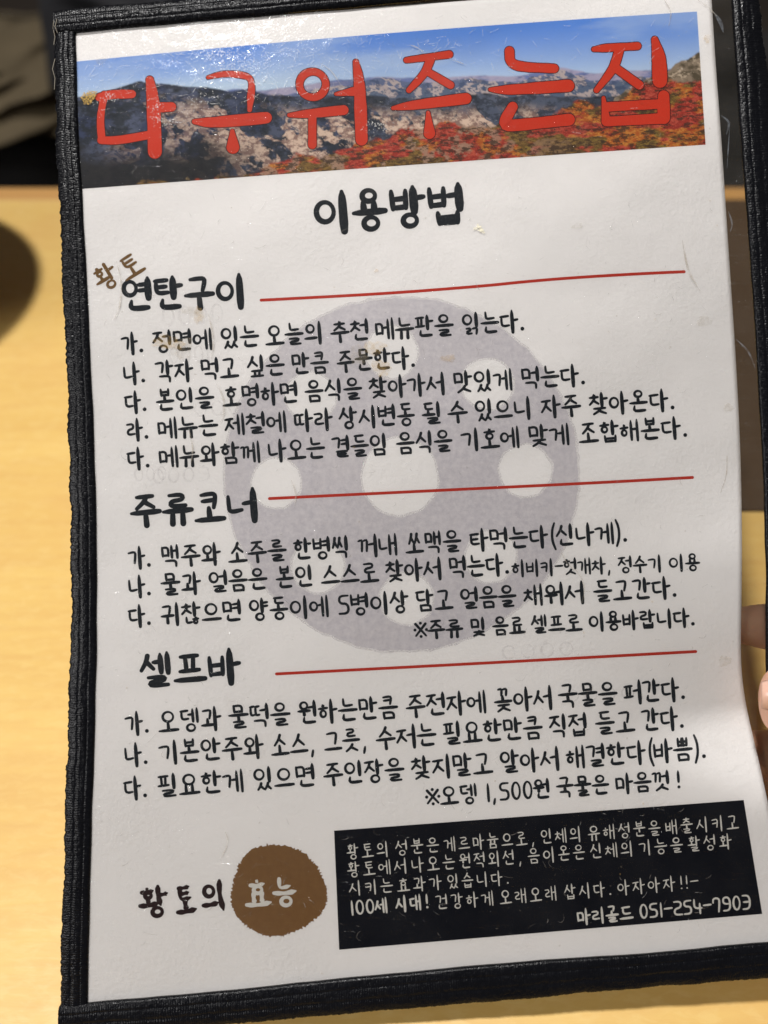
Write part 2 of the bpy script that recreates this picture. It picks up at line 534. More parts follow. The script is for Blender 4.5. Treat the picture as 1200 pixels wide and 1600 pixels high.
# ------------------------------------------------------------------ strokes
def resample(P, W, step):
    d = np.hypot(*np.diff(P, axis=0).T); L = np.concatenate([[0], np.cumsum(d)])
    n = max(3, int(L[-1] / step) + 2)
    q = np.linspace(0, L[-1], n)
    return np.stack([np.interp(q, L, P[:, 0]), np.interp(q, L, P[:, 1])], -1), np.interp(q, L, W)

def chaikin(P, W, it=2, closed=False):
    for _ in range(it):
        if closed:
            Q_ = np.roll(P, -1, 0); V_ = np.roll(W, -1)
            P = np.stack([P * .75 + Q_ * .25, P * .25 + Q_ * .75], 1).reshape(-1, 2)
            W = np.stack([W * .75 + V_ * .25, W * .25 + V_ * .75], 1).reshape(-1)
        else:
            a = P[:-1] * .75 + P[1:] * .25; b = P[:-1] * .25 + P[1:] * .75
            m = np.stack([a, b], 1).reshape(-1, 2)
            wa = W[:-1] * .75 + W[1:] * .25; wb = W[:-1] * .25 + W[1:] * .75
            wm = np.stack([wa, wb], 1).reshape(-1)
            P = np.concatenate([P[:1], m[1:-1], P[-1:]]); W = np.concatenate([W[:1], wm[1:-1], W[-1:]])
    return P, W

class Ink:
    def __init__(s): s.v = []; s.f = []; s.k = 0; s.n = 0
    def ribbon(s, P, W, closed=False, cap=5):
        """P n x 2 photo pixels, W full widths"""
        P = np.asarray(P, float); W = np.asarray(W, float)
        if closed:
            T = np.roll(P, -1, 0) - np.roll(P, 1, 0)
        else:
            T = np.gradient(P, axis=0)
        T = T / np.maximum(np.hypot(T[:, 0], T[:, 1]), 1e-6)[:, None]
        N = np.stack([-T[:, 1], T[:, 0]], -1)
        A = P + N * W[:, None] / 2; B = P - N * W[:, None] / 2
        n = len(P); z = s.k; s.k = (s.k + 1) % 12
        o = s.n
        rows = [np.stack([A, B], 1).reshape(-1, 2)]
        s.f += [(o + 2 * i, o + 2 * i + 1, o + 2 * i + 3, o + 2 * i + 2) for i in range(n - 1)]
        cnt = 2 * n
        if closed:
            s.f.append((o + 2 * (n - 1), o + 2 * (n - 1) + 1, o + 1, o))
        else:
            for e, sg in ((0, -1), (n - 1, 1)):
                th = np.linspace(0, np.pi, cap + 2)[1:-1]
                r = W[e] / 2
                pts = P[e] + r * (np.cos(th)[:, None] * N[e] + sg * np.sin(th)[:, None] * T[e])
                rows.append(pts)
                ring = [o + 2 * e] + [o + cnt + i for i in range(cap)] + [o + 2 * e + 1]
                s.f.append(tuple(ring if sg < 0 else ring[::-1])[::-1])
                cnt += cap
        V = np.concatenate(rows)
        s.v.append(np.concatenate([V, np.full((len(V), 1), z)], 1)); s.n += len(V)
    def build(s, name, mat, lift=.00004, parent=None, zs=.000004):
        V = np.concatenate(s.v)
        p = onpage(V[:, 0], V[:, 1], lift)
        p[:, 2] += V[:, 2] * zs
        return make(name, p, s.f, mat, parent or paper)

# ---- jamo as strokes in a unit box: (kind, points) kind h/v/d/c(loop)
def loop(cx=.5, cy=.5, rx=.46, ry=.46): return ('o', [(cx, cy, rx, ry)])
def sub(st, x0, y0, x1, y1):
    out = []
    for k, p in st:
        if k == 'o':
            cx, cy, rx, ry = p[0]
            out.append((k, [(x0 + cx * (x1 - x0), y0 + cy * (y1 - y0), rx * (x1 - x0), ry * (y1 - y0))]))
        else:
            out.append((k, [(x0 + a * (x1 - x0), y0 + b * (y1 - y0)) for a, b in p]))
    return out
J = {}
J['ㄱ'] = [('h', [(.0, .12), (.45, .05), (.88, .05), (.84, .45), (.72, .98)])]
J['ㄴ'] = [('h', [(.08, .0), (.10, .50), (.14, .92), (1, .80)])]
J['ㄷ'] = [('h', [(.0, .10), (.95, .04)]), ('h', [(.14, .12), (.12, .92), (1, .84)])]
J['ㄹ'] = [('h', [(.05, .08), (.86, .02), (.86, .44), (.14, .52), (.10, .95), (1, .88)])]
J['ㅁ'] = [('h', [(.06, .04), (.12, .98)]), ('h', [(.04, .10), (.92, .03), (.90, .95)]), ('h', [(.12, .92), (.92, .88)])]
J['ㅂ'] = [('h', [(.06, .0), (.12, .98)]), ('h', [(.92, .0), (.90, .95)]), ('h', [(.10, .46), (.90, .42)]), ('h', [(.12, .93), (.90, .89)])]
J['ㅅ'] = [('d', [(.56, .0), (.42, .42), (.0, .96)]), ('d', [(.44, .38), (.68, .60), (1, .88)])]
J['ㅇ'] = [loop()]
J['ㅈ'] = [('h', [(.02, .10), (.96, .03)]), ('d', [(.58, .06), (.46, .46), (.0, .98)]), ('d', [(.46, .46), (.68, .66), (1, .90)])]
J['ㅊ'] = [('v', [(.48, .0), (.52, .14)])] + sub(J['ㅈ'], 0, .22, 1, 1)
J['ㅋ'] = [('h', [(.05, .12), (.45, .05), (.88, .04), (.86, .45), (.76, .98)]), ('h', [(.10, .54), (.82, .46)])]
J['ㅌ'] = [('h', [(.04, .08), (.95, .03)]), ('h', [(.14, .10), (.12, .92), (1, .85)]), ('h', [(.16, .50), (.86, .45)])]
J['ㅍ'] = [('h', [(.06, .08), (.94, .03)]), ('h', [(.30, .1), (.34, .86)]), ('h', [(.72, .08), (.68, .84)]), ('h', [(.0, .94), (1, .87)])]
J['ㅎ'] = [('v', [(.46, .0), (.52, .10)]), ('h', [(.02, .31), (.96, .25)]), loop(.5, .71, .30, .27)]
for a, b in (('ㄲ', 'ㄱ'), ('ㄸ', 'ㄷ'), ('ㅃ', 'ㅂ'), ('ㅆ', 'ㅅ')):
    J[a] = sub(J[b], 0, 0, .46, 1) + sub(J[b], .54, 0, 1, 1)
J['ㅉ'] = sub(J['ㅈ'], 0, 0, .46, 1) + sub(J['ㅈ'], .54, 0, 1, 1)
def cl(a, b): return sub(J[a], 0, 0, .46, 1) + sub(J[b], .56, 0, 1, 1)
F = dict(J)
F['ㄱ'] = [('h', [(.02, .10), (.88, .03), (.86, .98)])]
F['ㄴ'] = [('hh', [(.12, .0), (.02, .86), (1, .74)])]
F['ㅁ'] = J['ㅁ']
F['ㅇ'] = [loop(.5, .5, .36, .52)]
F['ㄺ'] = cl('ㄹ', 'ㄱ'); F['ㄶ'] = cl('ㄴ', 'ㅎ'); F['ㅀ'] = cl('ㄹ', 'ㅎ'); F['ㅄ'] = cl('ㅂ', 'ㅅ'); F['ㄻ'] = cl('ㄹ', 'ㅁ')
CHO = 'ㄱㄲㄴㄷㄸㄹㅁㅂㅃㅅㅆㅇㅈㅉㅊㅋㅌㅍㅎ'
JUNG = 'ㅏㅐㅑㅒㅓㅔㅕㅖㅗㅘㅙㅚㅛㅜㅝㅞㅟㅠㅡㅢㅣ'
JONG = ['', 'ㄱ', 'ㄲ', 'ㄳ', 'ㄴ', 'ㄵ', 'ㄶ', 'ㄷ', 'ㄹ', 'ㄺ', 'ㄻ', 'ㄼ', 'ㄽ', 'ㄾ', 'ㄿ', 'ㅀ', 'ㅁ', 'ㅂ', 'ㅄ', 'ㅅ', 'ㅆ', 'ㅇ', 'ㅈ', 'ㅊ', 'ㅋ', 'ㅌ', 'ㅍ', 'ㅎ']
def vv_(x, y0=0, y1=1): return ('v', [(x, y0), (x + .03, y1)])
VV = {  # vertical vowels
 'ㅏ': [vv_(.30), ('h', [(.34, .46), (1, .42)])],
 'ㅑ': [vv_(.30), ('h', [(.34, .34), (1, .30)]), ('h', [(.34, .60), (1, .56)])],
 'ㅓ': [('h', [(.0, .46), (.76, .42)]), vv_(.80)],
 'ㅕ': [('h', [(.0, .34), (.76, .30)]), ('h', [(.0, .62), (.76, .58)]), vv_(.80)],
 'ㅣ': [vv_(.62)],
 'ㅐ': [vv_(.18, .04, .96), ('h', [(.22, .46), (.78, .44)]), vv_(.84)],
 'ㅔ': [('h', [(.0, .46), (.42, .44)]), vv_(.46, .06, .96), vv_(.90)],
 'ㅖ': [('h', [(.0, .36), (.42, .33)]), ('h', [(.0, .60), (.42, .58)]), vv_(.46, .06, .96), vv_(.90)],
 'ㅒ': [vv_(.18), ('h', [(.22, .36), (.78, .34)]), ('h', [(.22, .6), (.78, .58)]), vv_(.84)],
}
HV = {
 'ㅗ': [('s', [(.48, .0), (.50, .78)]), ('hh', [(.0, .90), (1, .82)])],
 'ㅛ': [('s', [(.32, .0), (.34, .80)]), ('s', [(.66, .0), (.66, .78)]), ('hh', [(.0, .90), (1, .82)])],
 'ㅜ': [('hh', [(.0, .20), (1, .12)]), ('s', [(.50, .20), (.52, 1)])],
 'ㅠ': [('hh', [(.0, .20), (1, .12)]), ('s', [(.33, .20), (.31, 1)]), ('s', [(.68, .18), (.68, 1)])],
 'ㅡ': [('hh', [(.0, .54), (1, .44)])],
}
MX = {'ㅘ': ('ㅗ', 'ㅏ'), 'ㅙ': ('ㅗ', 'ㅐ'), 'ㅚ': ('ㅗ', 'ㅣ'), 'ㅝ': ('ㅜ', 'ㅓ'), 'ㅞ': ('ㅜ', 'ㅔ'), 'ㅟ': ('ㅜ', 'ㅣ'), 'ㅢ': ('ㅡ', 'ㅣ')}
def syllable(ch):
    c = ord(ch) - 0xAC00
    a, b, e = CHO[c // 588], JUNG[(c % 588) // 28], JONG[c % 28]
    out = []
    wide2 = b in 'ㅐㅔㅖㅒ'
    if b in VV:
        if not e:
            if wide2: out += sub(J[a], .0, .24, .42, .76) + sub(VV[b], .44 if b in 'ㅔㅖ' else .50, .02, 1.0, .98)
            elif b == 'ㅣ': out += sub(J[a], .04, .22, .60, .76) + sub(VV[b], .60, .0, 1, 1)
            else: out += sub(J[a], .01, .22, .51, .76) + sub(VV[b], .57, .0, 1.02, 1)
        else:
            if wide2: out += sub(J[a], .04, .08, .44, .52) + sub(VV[b], .44 if b in 'ㅔㅖ' else .50, .0, .96, .60)
            elif b == 'ㅣ': out += sub(J[a], .05, .08, .58, .54) + sub(VV[b], .60, .0, .98, .62)
            else: out += sub(J[a], .02, .08, .51, .54) + sub(VV[b], .56, .0, 1.0, .62)
            out += sub(F[e], .22, .70, .90, .98)
    elif b in HV:
        if not e:
            if b in 'ㅜㅠ': out += sub(J[a], .20, .06, .80, .46) + sub(HV[b], .0, .50, 1, .98)
            elif b == 'ㅡ': out += sub(J[a], .18, .12, .82, .62) + sub(HV[b], .0, .70, 1, .98)
            else: out += sub(J[a], .20, .08, .80, .54) + sub(HV[b], .0, .54, 1, .96)
        else:
            if b in 'ㅗㅛ': out += sub(J[a], .26, .0, .76, .30) + sub(HV[b], .03, .32, .97, .60)
            elif b == 'ㅡ': out += sub(J[a], .24, .02, .76, .36) + sub(HV[b], .0, .42, 1, .60)
            else: out += sub(J[a], .24, .0, .76, .31) + sub(HV[b], .0, .38, 1, .66)
            out += sub(F[e], .20, .70, .86, .99)
    else:
        h, v = MX[b]
        if not e:
            out += sub(J[a], .10, .12, .56, .50) + sub(HV[h], .0, .52 if h != 'ㅡ' else .60, .66, .82 if h == 'ㅗ' else .90) + sub(VV[v], .58 if v != 'ㅓ' else .52, .0, 1.02, 1)
        else:
            out += sub(J[a], .12, .04, .54, .36) + sub(HV[h], .0, .40, .64, .60) + sub(VV[v], .58 if v != 'ㅓ' else .52, .0, 1.0, .64)
            out += sub(F[e], .24, .72, .90, .99)
    return out
# digits and marks in a box .6 wide
DG = {
 '0': [('o', [(.5, .5, .40, .48)])],
 '1': [('v', [(.5, .0), (.52, 1)])],
 '2': [('h', [(.05, .04), (.90, .02), (.92, .46), (.08, .54), (.06, .96), (1, .96)])],
 '3': [('h', [(.05, .02), (.92, .02), (.92, .98), (.05, .98)]), ('h', [(.15, .48), (.9, .48)])],
 '4': [('h', [(.10, .0), (.05, .62), (1, .62)]), ('h', [(.78, .3), (.78, 1)])],
 '5': [('h', [(.92, .03), (.08, .03), (.08, .44), (.90, .44), (.92, .96), (.05, .96)])],
 '7': [('h', [(.05, .35), (.05, .03), (.85, .03), (.82, .5), (.70, 1)])],
 '9': [('h', [(.9, .5), (.08, .5), (.08, .03), (.92, .03), (.92, .97), (.10, .97)])],
 '!': [('v', [(.5, .0), (.5, .62)]), ('p', [(.5, .92)])],
 '.': [('p', [(.35, .90)])],
 ',': [('h', [(.45, .84), (.25, 1.1)])],
 '-': [('h', [(.0, .46), (1, .44)])],
 ':': [('p', [(.5, .3)]), ('p', [(.5, .8)])],
 '(': [('h', [(.95, -.08), (.45, .25), (.42, .75), (.95, 1.12)])],
 ')': [('h', [(.05, -.08), (.55, .25), (.58, .75), (.05, 1.12)])],
 '※': [('d', [(.12, .20), (.88, .84)]), ('d', [(.88, .20), (.12, .84)]), ('p', [(.5, .16)]), ('p', [(.5, .88)]), ('p', [(.06, .52)]), ('p', [(.94, .52)])],
}
ADV = {'.': .36, ',': .42, '(': .34, ')': .34, '-': .62, '!': .36, '※': .80, ' ': .42, '1': .34}
def adv(ch):
    if ch in ADV: return ADV[ch]
    return .66 if ch.isdigit() else 1.0

def draw_text(ink, text, x0, x1, line, H, w, rot=0, style='marker', wide=.885, vw=1.36):
    """text between x0 and x1 on the measured centre line ((xa, ya), (xb, yb)); H glyph height, w stroke width"""
    (xa, ya), (xb, yb) = line
    tot = sum(adv(c) for c in text) - (1 - wide) * (1 if adv(text[-1]) == 1 else 0)
    sc = (x1 - x0) / tot
    sl = (yb - ya) / (xb - xa)
    cx = x0
    ang = math.atan(sl) + rot
    lean = .035                       # the verticals lean as the sheet does
    for ch in text:
        a = adv(ch)
        if ch != ' ':
            if ch in DG:
                st = DG[ch]; gw = a * .80 * sc
                if ch == '※': gw = a * .9 * sc
                gy0, gy1 = (-.44, .44) if (ch.isdigit() or ch in '!-:') else (-.5, .5)
                if ch == '.': gy0, gy1 = -.5, .46
            else:
                st = syllable(ch); gw = wide * sc; gy0, gy1 = -.5, .5
            mx = cx + (gw if ch not in DG else a * sc) / 2
            my = ya + (mx - xa) * sl
            def T(p):
                gx = (p[0] - .5) * gw; gy = (gy0 + p[1] * (gy1 - gy0)) * H
                gx = gx + gy * lean
                return (mx + gx * math.cos(ang) - gy * math.sin(ang) * .5, my + gx * math.sin(ang) + gy * math.cos(ang))
            if rot:
                def T(p):
                    gx = (p[0] - .5) * gw; gy = (gy0 + p[1] * (gy1 - gy0)) * H
                    return (mx + gx * math.cos(ang) - gy * math.sin(ang), my + gx * math.sin(ang) + gy * math.cos(ang))
            dbl = ch not in DG and JUNG[((ord(ch) - 0xAC00) % 588) // 28] in 'ㅐㅔㅖㅒㅙㅞ'
            for k, pts in st:
                if k == 'o':
                    ox, oy, rx, ry = pts[0]
                    if ch not in DG:
                        # keep circles round: limit by the smaller radius
                        r = min(rx * gw, ry * H) * 1.0
                        rx2, ry2 = min(rx * gw, r * 1.18), min(ry * H, r * 1.18)
                    else: rx2, ry2 = rx * gw, ry * H * .98
                    n = 22; th = np.linspace(0, 2 * np.pi, n, endpoint=False)
                    P = np.array([T((ox + rx2 / gw * math.cos(q), oy + ry2 / H * math.sin(q))) for q in th])
                    ww = w * (1.0 + .16 * np.cos(th - 2.6)) * (1.0 if rx2 > 2.2 * w else .88)
                    ink.ribbon(P, ww, closed=True)
                elif k == 'p':
                    p = np.array(T(pts[0])); r = w * (1.30 if ch == '.' else 1.1)
                    th = np.linspace(0, 2 * np.pi, 14, endpoint=False)
                    P = p + np.stack([np.cos(th), np.sin(th)], -1) * r * .27
                    ink.ribbon(P, np.full(14, r * .55), closed=True)
                else:
                    P = np.array([T(p) for p in pts])
                    L = float(np.hypot(*np.diff(P, axis=0).T).sum())
                    if k == 'v':
                        W = np.full(len(P), w * vw * (.8 if ch in DG else (.80 if dbl else 1.0)))
                        P, W = resample(P, W, 3)
                        t = np.linspace(0, 1, len(P))
                        if style != 'thin': W = W * np.interp(t, [0, .12, .3, .8, 1], [.45, .85, 1, 1.05, .85])
                    elif k == 's':
                        W = np.full(len(P), w * 1.12); P, W = resample(P, W, 3)
                        t = np.linspace(0, 1, len(P)); W = W * np.interp(t, [0, .3, 1], [.75, 1, 1.12])
                    elif k == 'hh':
                        W = np.full(len(P), w * 1.15)
                        if len(P) > 2: P, W = chaikin(P, W, 2)
                        P, W = resample(P, W, 3)
                        t = np.linspace(0, 1, len(P)); W = W * np.interp(t, [0, .2, .8, 1], [.55, .95, 1.08, .85])
                    elif k == 'd':
                        W = np.full(len(P), w * 1.02)
                        if len(P) > 2: P, W = chaikin(P, W, 2)
                        P, W = resample(P, W, 2.5)
                        t = np.linspace(0, 1, len(P)); W = W * np.interp(t, [0, .3, 1], [1.05, 1, .80])
                    else:
                        W = np.full(len(P), w * .95)
                        if len(P) > 2: P, W = chaikin(P, W, 2)
                        P, W = resample(P, W, 2.5)
                        t = np.linspace(0, 1, len(P)); W = W * np.interp(t, [0, .15, .8, 1], [.72, .96, 1.04, .85])
                    if style == 'brush':
                        t = np.linspace(0, 1, len(P))
                        W = W * np.interp(t, [0, .1, .45, .85, 1], [1.35, 1.25, .70, 1.1, .45])
                        N = np.array([-(P[-1] - P[0])[1], (P[-1] - P[0])[0]]); N = N / (np.hypot(*N) + 1e-6)
                        P = P + N * (np.sin(t * np.pi) * L * .05)[:, None]
                    ink.ribbon(P, W)
        cx += a * sc

def text_line(name, words, line, H, w, mat=M_INK, label=None, **kw):
    ink = Ink()
    for tx, x0, x1 in words:
        draw_text(ink, tx, x0, x1, line, H, w, **kw)
    o = ink.build(name, mat)
    if label: o["label"] = label
    return o

text_line("heading", [("이용방법", 491, 722)], ((492, 333), (722, 318)), 62, 9.0, vw=1.5, label="centred heading below the photo banner")
text_line("heading", [("연탄구이", 192, 381)], ((192, 461), (381, 454)), 51, 7.5, vw=1.5, label="first section heading")
text_line("heading", [("주류코너", 205, 399)], ((205, 798), (398, 788)), 50, 7.5, vw=1.5, label="second section heading")
text_line("heading", [("셀프바", 219, 373)], ((219, 1048), (373, 1040)), 53, 7.5, vw=1.5, label="third section heading")
text_line("small_note", [("황토", 148, 221)], ((148, 441), (221, 408)), 38, 4.6, M_BROWN, rot=-.10, label="small brown words set askew", style='thin', vw=1.2)

BODY = [
 (((190, 537), (820, 501)), 34, "가.:190:226 정면에:239:330 있는:345:403 오늘의:415:503 추천:517:575 메뉴판을:587:707 읽는다.:722:822"),
 (((192, 584), (650, 558)), 34, "나.:193:229 각자:243:300 먹고:314:371 싶은:386:443 만큼:456:512 주문한다.:527:651"),
 (((195, 629), (916, 585)), 34, "다.:195:231 본인을:244:333 호명하면:348:464 음식을:477:564 찾아가서:577:693 맛있게:709:799 먹는다.:815:917"),
 (((198, 672), (1056, 624)), 34, "라.:198:234 메뉴는:247:339 제철에:352:446 따라:460:518 상시변동:530:647 될:660:689 수:700:729 있으니:742:829 자주:846:906 찾아온다.:921:1057"),
 (((199, 717), (1076, 667)), 34, "다.:199:236 메뉴와함께:249:405 나오는:419:506 곁들임:519:604 음식을:620:705 기호에:720:810 맞게:826:888 조합해본다.:905:1077"),
 (((201, 872), (982, 831)), 34, "가.:201:238 맥주와:252:343 소주를:357:446 한병씩:459:545 꺼내:560:620 쏘맥을:634:719 타먹는다(신나게).:734:983"),
 (((201, 917), (797, 881)), 34, "나.:201:238 물과:252:312 얼음은:327:416 본인:431:488 스스로:502:590 찾아서:603:688 먹는다.:702:798"),
 (((201, 963), (1060, 917)), 34, "다.:201:238 귀찮으면:252:376 양동이에:390:512 5병이상:527:637 담고:650:706 얼음을:720:805 채워서:819:911 들고간다.:928:1060"),
 (((196, 1131), (1072, 1076)), 36, "가.:196:235 오뎅과:248:344 물떡을:358:452 원하는만큼:466:620 주전자에:635:758 꽂아서:772:861 국물을:873:963 퍼간다.:975:1073"),
 (((195, 1180), (1070, 1121)), 36, "나.:195:233 기본안주와:248:410 소스,:424:495 그릇,:507:576 수저는:588:680 필요한만큼:692:846 직접:858:916 들고:931:990 간다.:1003:1071"),
 (((194, 1232), (1105, 1168)), 36, "다.:194:232 필요한게:246:379 있으면:396:491 주인장을:506:630 찾지말고:643:768 알아서:782:872 해결한다(바쁨).:885:1106"),
]
def words(sp):
    out = []
    for q in sp.split(' '):
        a, b, c = q.rsplit(':', 2)
        out.append((a, float(b), float(c)))
    return out
for ln, H, sp in BODY:
    text_line("text_line", words(sp), ln, H, 4.3)
text_line("text_line", words("히비키-헛개차,:799:957 정수기:966:1033 이용:1045:1093"), ((799, 888), (1093, 878)), 26, 3.5, vw=1.3, label="smaller words at the end of the line")
text_line("text_line", words("※주류:646:722 및:735:758 음료:770:819 셀프로:830:908 이용바랍니다.:920:1088"), ((646, 984), (1087, 964)), 29, 4.1, vw=1.3)
text_line("text_line", words("※오뎅:664:745 1,500원:758:858 국물은:870:950 마음껏:962:1045 !:1054:1066"), ((664, 1245), (1062, 1218)), 31, 4.2, vw=1.3)

# red rules
def ruled(pts, w=4.6):
    P = np.array(pts, float)
    P, W = chaikin(P, np.full(len(P), w), 2) if len(P) > 2 else (P, np.full(len(P), w))
    P, W = resample(P, W, 8)
    ink = Ink(); ink.ribbon(P, W)
    return ink.build("red_line", M_RED)
ruled([(408, 469), (600, 459), (760, 446.5), (820, 440), (900, 433.5), (1000, 427.6), (1069, 424.5)])
ruled([(421, 779), (680, 766.5), (940, 754), (1082, 746)])
ruled([(432, 1053), (760, 1036), (1087, 1018)])

# brush words and seal
def poly_patch(name, outline, mat, lift, n_r=7, parent=None):
    o = np.array(outline, float); c = o.mean(0)
    rings = [c + (o - c) * (k / n_r) for k in range(1, n_r + 1)]
    V = np.concatenate([[c]] + rings); m = len(o)
    fs = [(0, 1 + (i + 1) % m, 1 + i) for i in range(m)]
    for k in range(n_r - 1):
        a = 1 + k * m; b = a + m
        fs += [(a + i, a + (i + 1) % m, b + (i + 1) % m, b + i) for i in range(m)]
    return make(name, onpage(V[:, 0], V[:, 1], lift), fs, mat, parent or paper, True)
random.seed(3)
pts = []
for i in range(260):
    th = 2 * math.pi * i / 260
    r = 1 + .035 * math.sin(3 * th + 1) + .018 * math.sin(5 * th) + random.uniform(-.022, .028)
    if i % 3 == 0: r += random.uniform(0, .025)
    pts.append((434 + 74 * r * math.cos(th), 1391.5 + 71 * r * math.sin(th)))
poly_patch("brown_seal", pts, seal_mat(), .00002)
text_line("brush_words", words("황:218:263 토:275:304 의:316:351"), ((218, 1411), (351, 1399)), 46, 7.2, M_BRUSH, style='brush', vw=1.2, rot=-.05)
text_line("brush_words", words("효:384:422 능:428:462"), ((384, 1395), (461, 1393)), 43, 6.4, M_WHITE, style='brush', vw=1.1, rot=-.05, label="white brush words on the brown seal")

# black notice panel
def panel():
    c = np.array([(522, 1298), (1162, 1250), (1191, 1428), (530, 1484)], float)
    nu, nv = 60, 20
    u = np.linspace(0, 1, nu)[None, :, None]; v = np.linspace(0, 1, nv)[:, None, None]
    G = (c[0] * (1 - u) + c[1] * u) * (1 - v) + (c[3] * (1 - u) + c[2] * u) * v
    return make("notice_panel", onpage(G[..., 0], G[..., 1], .00002).reshape(-1, 3), grid_faces(nu, nv), M_PANEL, paper, True)
panel()
PK = dict(mat=M_WHITE, vw=1.22, wide=.74)
text_line("notice_text", words("황토의:542:606 성분은:618:685 게르마늄으로,:694:838 인체의:845:907 유해성분을:919:1031 배출시키고:1040:1153"), ((542, 1331), (1151, 1284)), 24, 1.95, **PK)
text_line("notice_text", words("황토에서:543:634 나오는:643:710 원적외선,:718:818 음이온은:825:913 신체의:922:988 기능을:998:1066 활성화:1075:1142"), ((543, 1359), (1140, 1314)), 24, 1.95, **PK)
text_line("notice_text", words("시키는:545:613 효과가:621:689 있습니다.:699:798"), ((545, 1388), (795, 1371)), 23, 1.95, **PK)
text_line("notice_text", words("100세:546:604 시대!:618:671"), ((545, 1419), (670, 1408)), 25, 3.2, **PK)
text_line("notice_text", words("건강하게:681:770 오래오래:781:869 삽시다.:882:958 아자아자!!-:965:1092"), ((681, 1410), (1092, 1377)), 24, 1.95, **PK)
text_line("notice_text", words("마리골드:902:988 051-254-7903:998:1174"), ((902, 1433), (1173, 1409)), 25, 3.2, mat=M_WHITE, vw=1.1, wide=.88)

# banner lettering: outline below, red on top
def banner_letters():
    S = [
     ([(155, 152), (176, 147), (206, 147)], [12, 14, 13]), ([(163, 148), (156, 185), (159, 217)], [11, 11, 12]), ([(158, 219), (182, 220), (232, 211)], [12, 13, 13]),
     ([(234, 125), (240, 160), (242, 237)], [13, 21, 22]), ([(247, 168), (268, 167)], [15, 15]),
     ([(325, 121), (350, 114.5), (388, 118), (394, 130), (392, 150), (390, 172)], [6, 10, 10, 9, 12, 7]), ([(304, 190), (330, 192), (416, 184)], [8, 18, 18]), ([(363, 205), (364, 230)], [7, 20]),
     ([(452, 180), (480, 178), (537, 172)], [6, 14, 16]), ([(488, 183), (488, 226)], [13, 13]), ([(525, 147), (552, 143)], [5, 14]), ([(556, 97), (562, 130), (565, 218)], [9, 19, 19]),
     ([(635, 94), (702, 85)], [9, 12]), ([(673, 92), (664, 115), (639, 141)], [13, 13, 9]), ([(668, 112), (704, 133)], [12, 12]), ([(614, 169), (640, 165), (728, 154)], [6, 15, 18]), ([(669, 176), (671, 208)], [6, 18]),
     ([(796, 80), (797, 104), (866, 107)], [15, 15, 14]), ([(766, 140), (790, 141), (888, 134)], [6, 16, 19]), ([(801, 167), (784, 196), (808, 196), (889, 187)], [16, 18, 18, 18]),
     ([(928, 77), (945, 75), (996, 72)], [8, 13, 12]), ([(968, 76), (960, 106), (932, 141)], [15, 14, 9]), ([(963, 107), (999, 133)], [14, 14]), ([(1023, 62), (1030, 90), (1031, 126)], [11, 23, 23]),
     ([(943, 153), (947, 189)], [6, 14]), ([(1037, 150), (1037, 184)], [18, 20]), ([(950, 167), (1037, 162)], [15, 15]), ([(947, 190), (1036, 185)], [15, 17]),
    ]
    for name, mat, ex, lift, zs in (("banner_outline", M_OUT, 2.4, .00003, .000001), ("banner_words", M_BRED, 0, .00005, .000002)):
        ink = Ink()
        for P, W in S:
            P = np.array(P, float); W = np.array(W, float) + ex
            if len(P) > 2: P, W = chaikin(P, W, 2)
            P, W = resample(P, W, 4)
            wob = (fbm(P[:, 0] / 14, P[:, 1] / 14, 9, 2) - .5) * 2.2
            ink.ribbon(P, W + wob, cap=7)
        th = np.linspace(0, 2 * np.pi, 40, endpoint=False)
        ink.ribbon(np.stack([488.5 + 20.5 * np.cos(th), 132 + 20 * np.sin(th)], -1), 11.5 + ex + np.sin(th * 2) * .8, closed=True)
        ink.build(name, mat, lift, zs=zs)
banner_letters()

# faint show-through of the print on the back
M_GHOST = haze_print("show_through", (.52, .50, .52), .15, .7, 220)
for tx, x0, x1, y, H in (("0008", 250, 352, 495, 34), ("0001", 262, 330, 556, 30), ("0009", 236, 330, 745, 26), ("0008", 780, 900, 1020, 24), ("0005", 600, 690, 1010, 24), ("00001", 880, 1010, 1088, 22), ("008", 208, 262, 742, 24), ("00001", 300, 420, 640, 26)):
    tx = tx.replace('8', '0')
    ink = Ink()
    draw_text(ink, tx, x0, x1, ((x0, y), (x1, y - (x1 - x0) * .06)), H, H * .12, style='thin')
    ink.build("show_through_print", M_GHOST, .000015, zs=.000001)

# stains and hairs on the sleeve
rng = random.Random(11)
def blot(cx, cy, r, mat, name="stain", sx=1, sy=1, lift=.00046, label=None, jag=.35):
    m = 36; ph = [rng.uniform(0, 6.28) for _ in range(4)]
    out = []
    for i in range(m):
        th = 2 * math.pi * i / m
        q = 1 + jag * (.4 * math.sin(2 * th + ph[0]) + .4 * math.sin(3 * th + ph[1]) + .3 * math.sin(7 * th + ph[2]) + .3 * rng.uniform(-1, 1))
        out.append((cx + r * sx * q * math.cos(th), cy + r * sy * q * math.sin(th)))
    o = poly_patch(name, out, mat, lift, 4, menu)
    if label: o["label"] = label
    return o
M_ST = haze_print("ochre_stain", (.55, .36, .12), .26, .3, 900)
M_ST2 = haze_print("dull_stain", (.36, .30, .20), .18, .5, 700)
M_GOLD = haze_print("gold_speck", (.42, .26, .05), 1.0, .22, 1800)
M_FLAKE = haze_print("pale_flake", (.80, .76, .58), 1.2, .4, 1500)
blot(138, 152, 11, M_GOLD, label="golden crusted speck at the left edge of the banner")
blot(310, 492, 12, M_ST, sx=.6, sy=1.2); blot(300, 487, 14, M_ST2, sx=1.2, sy=.5)
blot(262, 535, 22, M_ST, sx=1.1, sy=.5); blot(285, 545, 16, M_ST2)
blot(585, 543, 16, M_ST, sx=1.2, sy=.6); blot(596, 575, 18, M_ST, sx=.8, sy=.7); blot(560, 555, 14, M_ST2)
